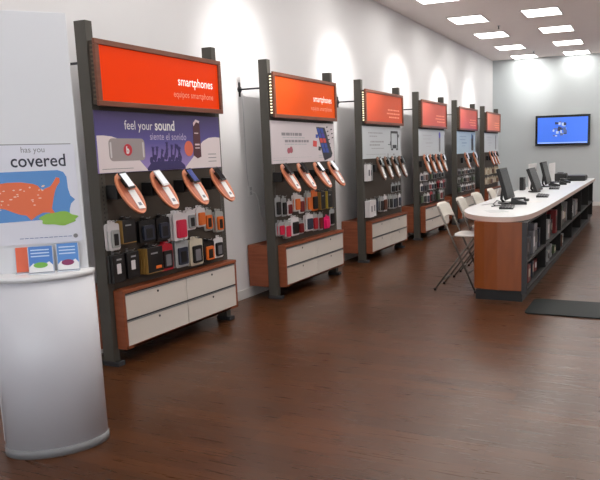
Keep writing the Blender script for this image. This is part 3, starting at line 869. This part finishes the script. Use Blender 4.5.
# end panel: gently bowed
pts = [(-0.25, 0.17), (-0.235, 0.115), (-0.13, 0.088), (0.0, 0.078), (0.12, 0.082), (0.235, 0.09), (0.235, 0.13), (-0.20, 0.17)]
MB().prism(pts, 'z', 0.11, CT - 0.05, 0, None).build('end_panel', M_OWOOD, r)
MB().box(0.235, 0.285, 0.085, 0.13, 0.08, CT - 0.05, .003).build('corner_post', M_DGREY, r)
MB().box(-0.25, -0.22, 0.16, 7.6, 0.11, CT - 0.05, .002).build('side_panel', M_OWOOD, r)
MB().box(-0.22, 0.24, 0.11, 7.55, 0.0, 0.10, 0).build('kick_plate', M_BLACK, r)
cb = MB()
cb.box(-0.22, 0.02, 0.14, 7.6, 0.10, CT - 0.05)
for y in (0.13, 1.4, 2.7, 4.0, 5.3, 6.6, 7.58):
    cb.box(0.02, 0.27, y, y + .02, 0.10, CT - 0.05)
cb.box(0.02, 0.28, 0.1, 7.6, CT - 0.07, CT - 0.05)
cb.build('open_back', M_SHELF, r)
for z in (0.10, 0.37):
    MB().box(0.02, 0.28, 0.10, 7.6, z, z + 0.018, .002).build('shelf', M_SHELF, r)
# stock on the counter shelves
rr = random.Random(21)
cols = ['grey', 'brown', 'black', 'slate', 'lgrey', 'black', 'dred', 'grey', 'black', 'green']
n = 0
yy = 0.17
bayw = [1.4, 2.7, 4.0, 5.3]
idx = 0
for shelf, zz in (('upper', 0.388), ('lower', 0.118)):
    y = 0.17; idx = 0
    while y < (5.0 if shelf == 'upper' else 3.4):
        w = rr.uniform(.09, .15)
        if any(y < bb + .03 and y + w > bb - .01 for bb in bayw):
            y = [bb for bb in bayw if y + w > bb - .01][-1] + .035 if True else y
            if any(abs(y - .035 - bb) < 1e-6 for bb in bayw): pass
        h = rr.uniform(.18, .30) if shelf == 'upper' else rr.uniform(.10, .2)
        c1 = rr.choice(cols); c2 = rr.choice(['white', 'black', 'lgrey', 'cream'])
        c2 = 'grey' if c2 == c1 else c2
        idx += 1
        if shelf == 'upper' or idx % 2:
            t = thing('boxed_stock', '%s box with %s label, %s shelf under counter, place %s from the near end' % (w_(c1), w_(c2), shelf, ['one','two','three','four','five','six','seven','eight','nine','ten','eleven','twelve','thirteen','fourteen','fifteen','sixteen','seventeen','eighteen','nineteen','twenty','twenty-one','twenty-two','twenty-three','twenty-four','twenty-five','twenty-six','twenty-seven','twenty-eight','twenty-nine','thirty','thirty-one','thirty-two','thirty-three','thirty-four','thirty-five'][idx]), 'box', (2.5 + rr.uniform(.19, .25), 6.2 + y + w / 2, zz), rr.uniform(-.1, .1), 'boxed stock on the shelves under the counter')
            MB().box(-.12, 0, -w / 2, w / 2, 0, h, .004).build('carton', pm(c1), t)
            MB().prism(rrect(-w * .32, w * .32, h * .3, h * .75, .01), 'x', 0, .0015).build('label_print', pm(c2), t)
        y += w + rr.uniform(.02, .05)

# monitors, keyboards
def monitor(y0, y1, xt, xb, z0, z1, label):
    w = y1 - y0; yc = (y0 + y1) / 2
    r = thing('computer_monitor', label, 'monitor', ((xb + xt) / 2, yc, CT), 0, 'monitors on the counter')
    ang = math.atan2(xb - xt, z1 - z0)
    h = math.hypot(xb - xt, z1 - z0)
    zc = (z0 + z1) / 2 - CT
    T = Matrix.Translation((0, 0, zc)) @ Matrix.Rotation(-ang, 4, 'Y')
    MB().box(-0.022, 0.022, -w / 2, w / 2, -h / 2, h / 2, .008, 0, T).build('casing', M_BLACK, r)
    MB().box(0.0222, 0.0232, -w / 2 + .02, w / 2 - .02, -h / 2 + .025, h / 2 - .02, 0, 0, T).build('screen', mat('monitor_screen_off', (34, 33, 34), .25), r)
    MB().prism(ellipse(0.0, 0, .09, .12, 24), 'z', 0, .014).build('base', M_BLACK, r)
    MB().tube([(-0.02, 0, .012), (-0.05, 0, .05), (-0.03, 0, zc)], .016, 10).build('neck', M_BLACK, r)
monitor(7.62, 8.05, 2.205, 2.31, .885, 1.245, 'black monitor on the white counter, nearest the camera')
monitor(9.58, 10.12, 2.205, 2.33, .845, 1.175, 'middle black monitor of the three on the white counter')
monitor(10.85, 11.35, 2.195, 2.29, .875, 1.235, 'farthest black monitor, in front of the farther white sheet')
def keyboard(x, y, rz, label):
    r = thing('keyboard', label, 'keyboard', (x, y, CT), rz, 'keyboards on the counter')
    MB().prism([(-.075, 0), (.075, 0), (.075, .012), (-.075, .024)], 'y', -.22, .22).build('tray', M_BLACK, r)
    kb = MB()
    for a in range(4):
        for b_ in range(13):
            xx = -.055 + a * .033; yv = -.205 + b_ * .032
            kb.box(xx - .012, xx + .012, yv - .012, yv + .012, .016 - a * .002, .028 - a * .003)
    kb.build('keys', M_DGREY, r)
keyboard(2.39, 7.28, 0.15, 'black keyboard in front of the nearest monitor')
keyboard(2.52, 8.98, 0.1, 'black keyboard in front of the middle monitor')
keyboard(2.45, 10.62, 0.1, 'black keyboard in front of the farthest monitor')
def black_phone(x, y, rz, label):
    r = thing('desk_phone', label, 'phone', (x, y, CT), rz, 'black desk phones')
    MB().prism([(-.09, 0), (.09, 0), (.09, .025), (-.09, .075)], 'y', -.10, .10).build('body', M_BLACK, r)
    MB().box(-.08, .08, -.10, -.055, .06, .085, .01).build('handset', M_BLACKG, r)
black_phone(2.43, 7.75, 0.2, 'black desk phone beside the nearest keyboard')
black_phone(2.36, 11.25, 0.2, 'black desk phone right of the farthest monitor')
def cable(pts, label, m=M_BLACK, rad=.006):
    tag(MB().tube(pts, rad).build('cable', m), label, 'cable')
cable([(2.22, 7.45, CT + .006), (2.16, 7.6, CT + .006), (2.15, 7.85, CT + .03), (2.17, 7.98, CT + .006), (2.2, 8.1, CT + .006)], 'black cable looped behind the nearest monitor')
cable([(2.20, 7.35, CT + .006), (2.30, 7.5, CT + .006), (2.33, 7.62, CT + .006), (2.34, 7.7, CT + .03)], 'black cable lying before the nearest keyboard')
cable([(2.05, 7.5, CT + .005), (2.12, 7.75, CT + .005), (2.10, 8.0, CT + .05), (2.12, 8.1, CT + .16)], 'white cable left of the nearest monitor', M_WHITE, .005)
t = thing('computer_mouse', 'small black mouse on the white counter beyond the nearest keyboard', 'mouse', (2.44, 8.2, CT), 0.1)
MB().prism(ellipse(0, 0, .035, .06, 20), 'z', 0, .028).build('body', M_BLACK, t)
t = thing('paper_sheet', 'white paper sheet lying on the counter beside the mouse', 'paper', (2.56, 8.1, CT), 0.1)
MB().box(-.08, .08, -.12, .12, 0, .002).build('sheet', M_PAPER, t)
t = thing('paper_sheet', 'pale printed sheet flat at the rounded near end of the counter', 'paper', (2.36, 6.85, CT), 0.5)
MB().box(-.1, .1, -.13, .13, 0, .002).build('sheet', mat('paper_grey', (198, 202, 204), .4), t)
def white_board(x, y, w, h, label):
    t = thing('sign_holder', label, 'sign holder', (x, y, CT), 0, 'white upright sheets on the counter')
    MB().box(-.03, .03, -w / 2, w / 2, 0, .01, .002).build('base', M_WHITE, t)
    MB().box(-.006, .006, -w / 2, w / 2, .01, h, .002).build('sheet', M_PAPER, t)
white_board(2.08, 10.80, .74, .39, 'white upright sheet behind the middle monitor')
white_board(2.10, 12.85, .80, .34, 'white upright sheet behind the farthest monitor')
t = thing('card_terminal', 'slim black upright box at the counter edge left of middle monitor', 'device', (2.02, 10.25, CT))
MB().box(-.03, .03, -.10, .10, 0, .2, .006).build('body', M_BLACK, t)
MB().box(.03, .031, -.07, .07, .1, .18).build('screen', M_SCR_DK, t)
black_phone(2.42, 12.25, 0.1, 'black desk phone beyond the farthest keyboard')
t = thing('receipt_printer', 'bulky black receipt printer at the far end of the counter', 'printer', (2.30, 12.6, CT), 0)
MB().box(-.1, .1, -.14, .14, 0, .16, .015).build('body', M_BLACK, t)
MB().box(-.06, .04, -.09, .09, .16, .175, .003).build('lid', M_DGREY, t)
t = thing('cash_drawer', 'low black cash drawer at the far end of the counter', 'cash drawer', (2.5, 13.1, CT), 0)
MB().box(-.2, .2, -.22, .22, 0, .10, .01).build('casing', M_BLACK, t)
MB().box(.2, .206, -.2, .2, .015, .085, .002).build('drawer', M_DGREY, t)
t = thing('card_reader', 'small black card reader beside the farthest keyboard', 'card reader', (2.45, 11.65, CT), .2)
MB().prism([(-.06, 0), (.06, 0), (.06, .03), (-.06, .07)], 'y', -.05, .05).build('body', M_BLACK, t)

# floor mat behind the counter
t = MB().prism(rrect(2.84, 3.62, 5.85, 6.45, .05), 'z', 0, .012)
tag(t.build('floor_mat', mat('mat_teal_black', (20, 26, 26), .6, noise=.2, nscale=6, spec=.2), origin=(3.23, 6.15, 0)), 'dark green-black floor mat beside the shelf side of the counter', 'mat')

# ------------------------------------------------------------------ folding chairs
def make_chair():
    r = thing('folding_chair', 'x', 'chair', (0, 0, 0), 0, 'beige folding chairs along the counter')
    y0, y1 = -0.19, 0.19
    X = lambda z: -0.20 + (0.925 - z) * 0.454
    # backrest: curved panel
    bm_ = MB()
    n = 10
    P = []
    for j in range(n + 1):
        t = j / n; y = y0 + .005 + t * (y1 - y0 - .01)
        bow = -0.03 * (1 - (2 * t - 1) ** 2)
        P.append((y, bow))
    b = bmesh.new()
    grid = []
    for zi in range(7):
        z = 0.765 + 0.16 * zi / 6
        row = []
        for j, (y, bow) in enumerate(P):
            e = abs(2 * j / n - 1)
            zz = z - (0.028 * max(0, e - .7) / .3 if zi == 6 else 0) + (0.02 * (1 - e ** 2) if zi == 0 else 0)
            row.append((X(z) + bow, y, zz))
        grid.append(row)
    F = [[b.verts.new(c) for c in row] for row in grid]
    G = [[b.verts.new((c[0] + .014, c[1], c[2] + .004)) for c in row] for row in grid]
    for Q in (F, G):
        for a in range(6):
            for j in range(n):
                f = b.faces.new((Q[a][j], Q[a][j + 1], Q[a + 1][j + 1], Q[a + 1][j])); f.smooth = True
    for j in range(n):
        b.faces.new((F[0][j], F[0][j + 1], G[0][j + 1], G[0][j])); b.faces.new((F[6][j], F[6][j + 1], G[6][j + 1], G[6][j]))
    for a in range(6):
        b.faces.new((F[a][0], F[a + 1][0], G[a + 1][0], G[a][0])); b.faces.new((F[a][n], F[a + 1][n], G[a + 1][n], G[a][n]))
    bmesh.ops.recalc_face_normals(b, faces=b.faces)
    bm_._add(b)
    bm_.build('backrest', M_CHAIR, r)
    st = MB().prism([(X(.6) + .02 + u, v) for u, v in rrect(0, .34, y0 + .02, y1 - .02, .07)], 'z', .585, .607, 0, None, True)
    st.build('seat', M_SEAT, r)
    for y in (y0, y1):
        MB().tube([(X(.90), y, .90), (X(.6), y, .6), (X(.02), y, .012)], .0105, 10).build('leg', M_CHFRAME, r)
        MB().tube([(0.19, y * .90, .575), (-0.232, y * .90, .012)], .0095, 10).build('leg', M_CHFRAME, r)
        for (xx, yv) in ((X(.02), y), (-0.232, y * .9)):
            MB().cyl((xx, yv, 0), (xx, yv, .025), .014).build('rubber_foot', M_BLACK, r)
    MB().tube([(X(.2), y0, .2), (X(.2), y1, .2)], .008).build('crossbar', M_CHFRAME, r)
    MB().tube([(-.16, y0 * .9, .108), (-.16, y1 * .9, .108)], .008).build('crossbar', M_CHFRAME, r)
    MB().tube([(X(.585), y0, .575), (X(.585), y1, .575)], .008).tube([(.19, y0 * .9, .575), (.19, y1 * .9, .575)], .008).build('seat_rail', M_CHFRAME, r)
    return r
M_CHFRAME = mat('chair_frame', (120, 116, 110), .35, metal=.6)
ch = make_chair()
for j, (x, y, rz, lab) in enumerate([
        (2.00, 6.75, 0.0, 'beige folding chair nearest the camera, seat showing left of the counter'),
        (1.99, 7.50, 0.05, 'second nearest beige folding chair along the counter'),
        (1.98, 8.25, -0.03, 'third nearest beige folding chair along the counter'),
        (1.98, 9.10, 0.02, 'farthest beige folding chair, beside the nearest monitor')]):
    c = ch if j == 0 else copy_tree(ch)
    c.location = (x, y, 0); c.rotation_euler = (0, 0, rz); c['label'] = lab

# ------------------------------------------------------------------ television
t = thing('television', 'wall mounted television with blue screen on the back wall', 'television', (1.76, YB, 1.49))
MB().box(-.25, .25, -.04, 0, .2, .5).build('wall_mount', M_BLACK, t)
MB().box(-.655, .655, -.10, -.04, 0, .745, .008).build('casing', M_BLACKG, t)
mt = mat('tv_blue', (62, 108, 214), .2, emit=.75)
s = MB().box(-.60, .60, -.103, -.10, .055, .69).build('screen', mt, t)
MB().box(-.59, .59, -.1036, -.103, .06, .085).build('task_bar', mat('tv_bar', (150, 180, 235), .3, emit=.6), s)
q = MB()
rr = random.Random(2)
for j in range(26):
    a = rr.uniform(-.24, .05); z = rr.uniform(.22, .56); w = rr.uniform(.03, .09)
    q.box(a, a + w, -.1045 - .0002 * j, -.103, z, z + rr.uniform(.02, .07), 0, j % 3)
q.build('screen_picture', [mat('tv_dark', (40, 52, 90), .3, emit=.2), mat('tv_pale', (170, 190, 220), .3, emit=.5), mat('tv_mid', (80, 100, 150), .3, emit=.4)], s)

# ------------------------------------------------------------------ lights
def spot(x, y, z, tx, ty, tz, power, size, blend=1.0, rad=.05, col=(1, .97, .93)):
    l = bpy.data.lights.new('wall_washer', 'SPOT')
    l.energy = power; l.spot_size = math.radians(size); l.spot_blend = blend; l.shadow_soft_size = rad; l.color = col
    o = bpy.data.objects.new('wall_washer', l); COL.objects.link(o)
    o.location = (x, y, z)
    o.rotation_euler = (Vector((tx, ty, tz)) - Vector((x, y, z))).to_track_quat('-Z', 'Y').to_euler()
for j in range(1, 6):
    yg = Y1 + j * SP + 0.02
    spot(2.3, yg, H - .03, 0.0, yg, 2.40, 520, 36, 1.0, .15)
spot(1.3, YB - 1.6, H - .03, 1.05, YB, 3.0, 120, 48, 1.0, .12)

w = bpy.data.worlds.new('world'); scene.world = w; w.use_nodes = True
w.node_tree.nodes['Background'].inputs[0].default_value = (0.9, 0.95, 1.0, 1)
w.node_tree.nodes['Background'].inputs[1].default_value = 3.2

# ------------------------------------------------------------------ camera
f, yaw, pit, rol = 656.724, math.radians(23.101), math.radians(-8.8298), math.radians(-1.3851)
fw = Vector((-math.sin(yaw) * math.cos(pit), math.cos(yaw) * math.cos(pit), math.sin(pit)))
rt = Vector((math.cos(yaw), math.sin(yaw), 0)); up = rt.cross(fw)
r2 = rt * math.cos(rol) + up * math.sin(rol); u2 = -rt * math.sin(rol) + up * math.cos(rol)
cd = bpy.data.cameras.new('camera'); cam = bpy.data.objects.new('camera', cd); COL.objects.link(cam)
cd.sensor_fit = 'HORIZONTAL'; cd.sensor_width = 36; cd.lens = 36 * f / 600
cd.shift_x = -73.924 / 600; cd.shift_y = 11.748 / 600
cd.clip_start = 0.05
cam.matrix_world = Matrix(((r2.x, u2.x, -fw.x, 3.8741), (r2.y, u2.y, -fw.y, 0), (r2.z, u2.z, -fw.z, 1.5), (0, 0, 0, 1)))
scene.camera = cam
scene.view_settings.view_transform = 'Standard'
scene.view_settings.look = 'None'
scene.view_settings.gamma = 1.0
scene.view_settings.use_curve_mapping = False
scene.view_settings.exposure = 0.0
scene.cycles.use_denoising = True
scene.cycles.max_bounces = 8
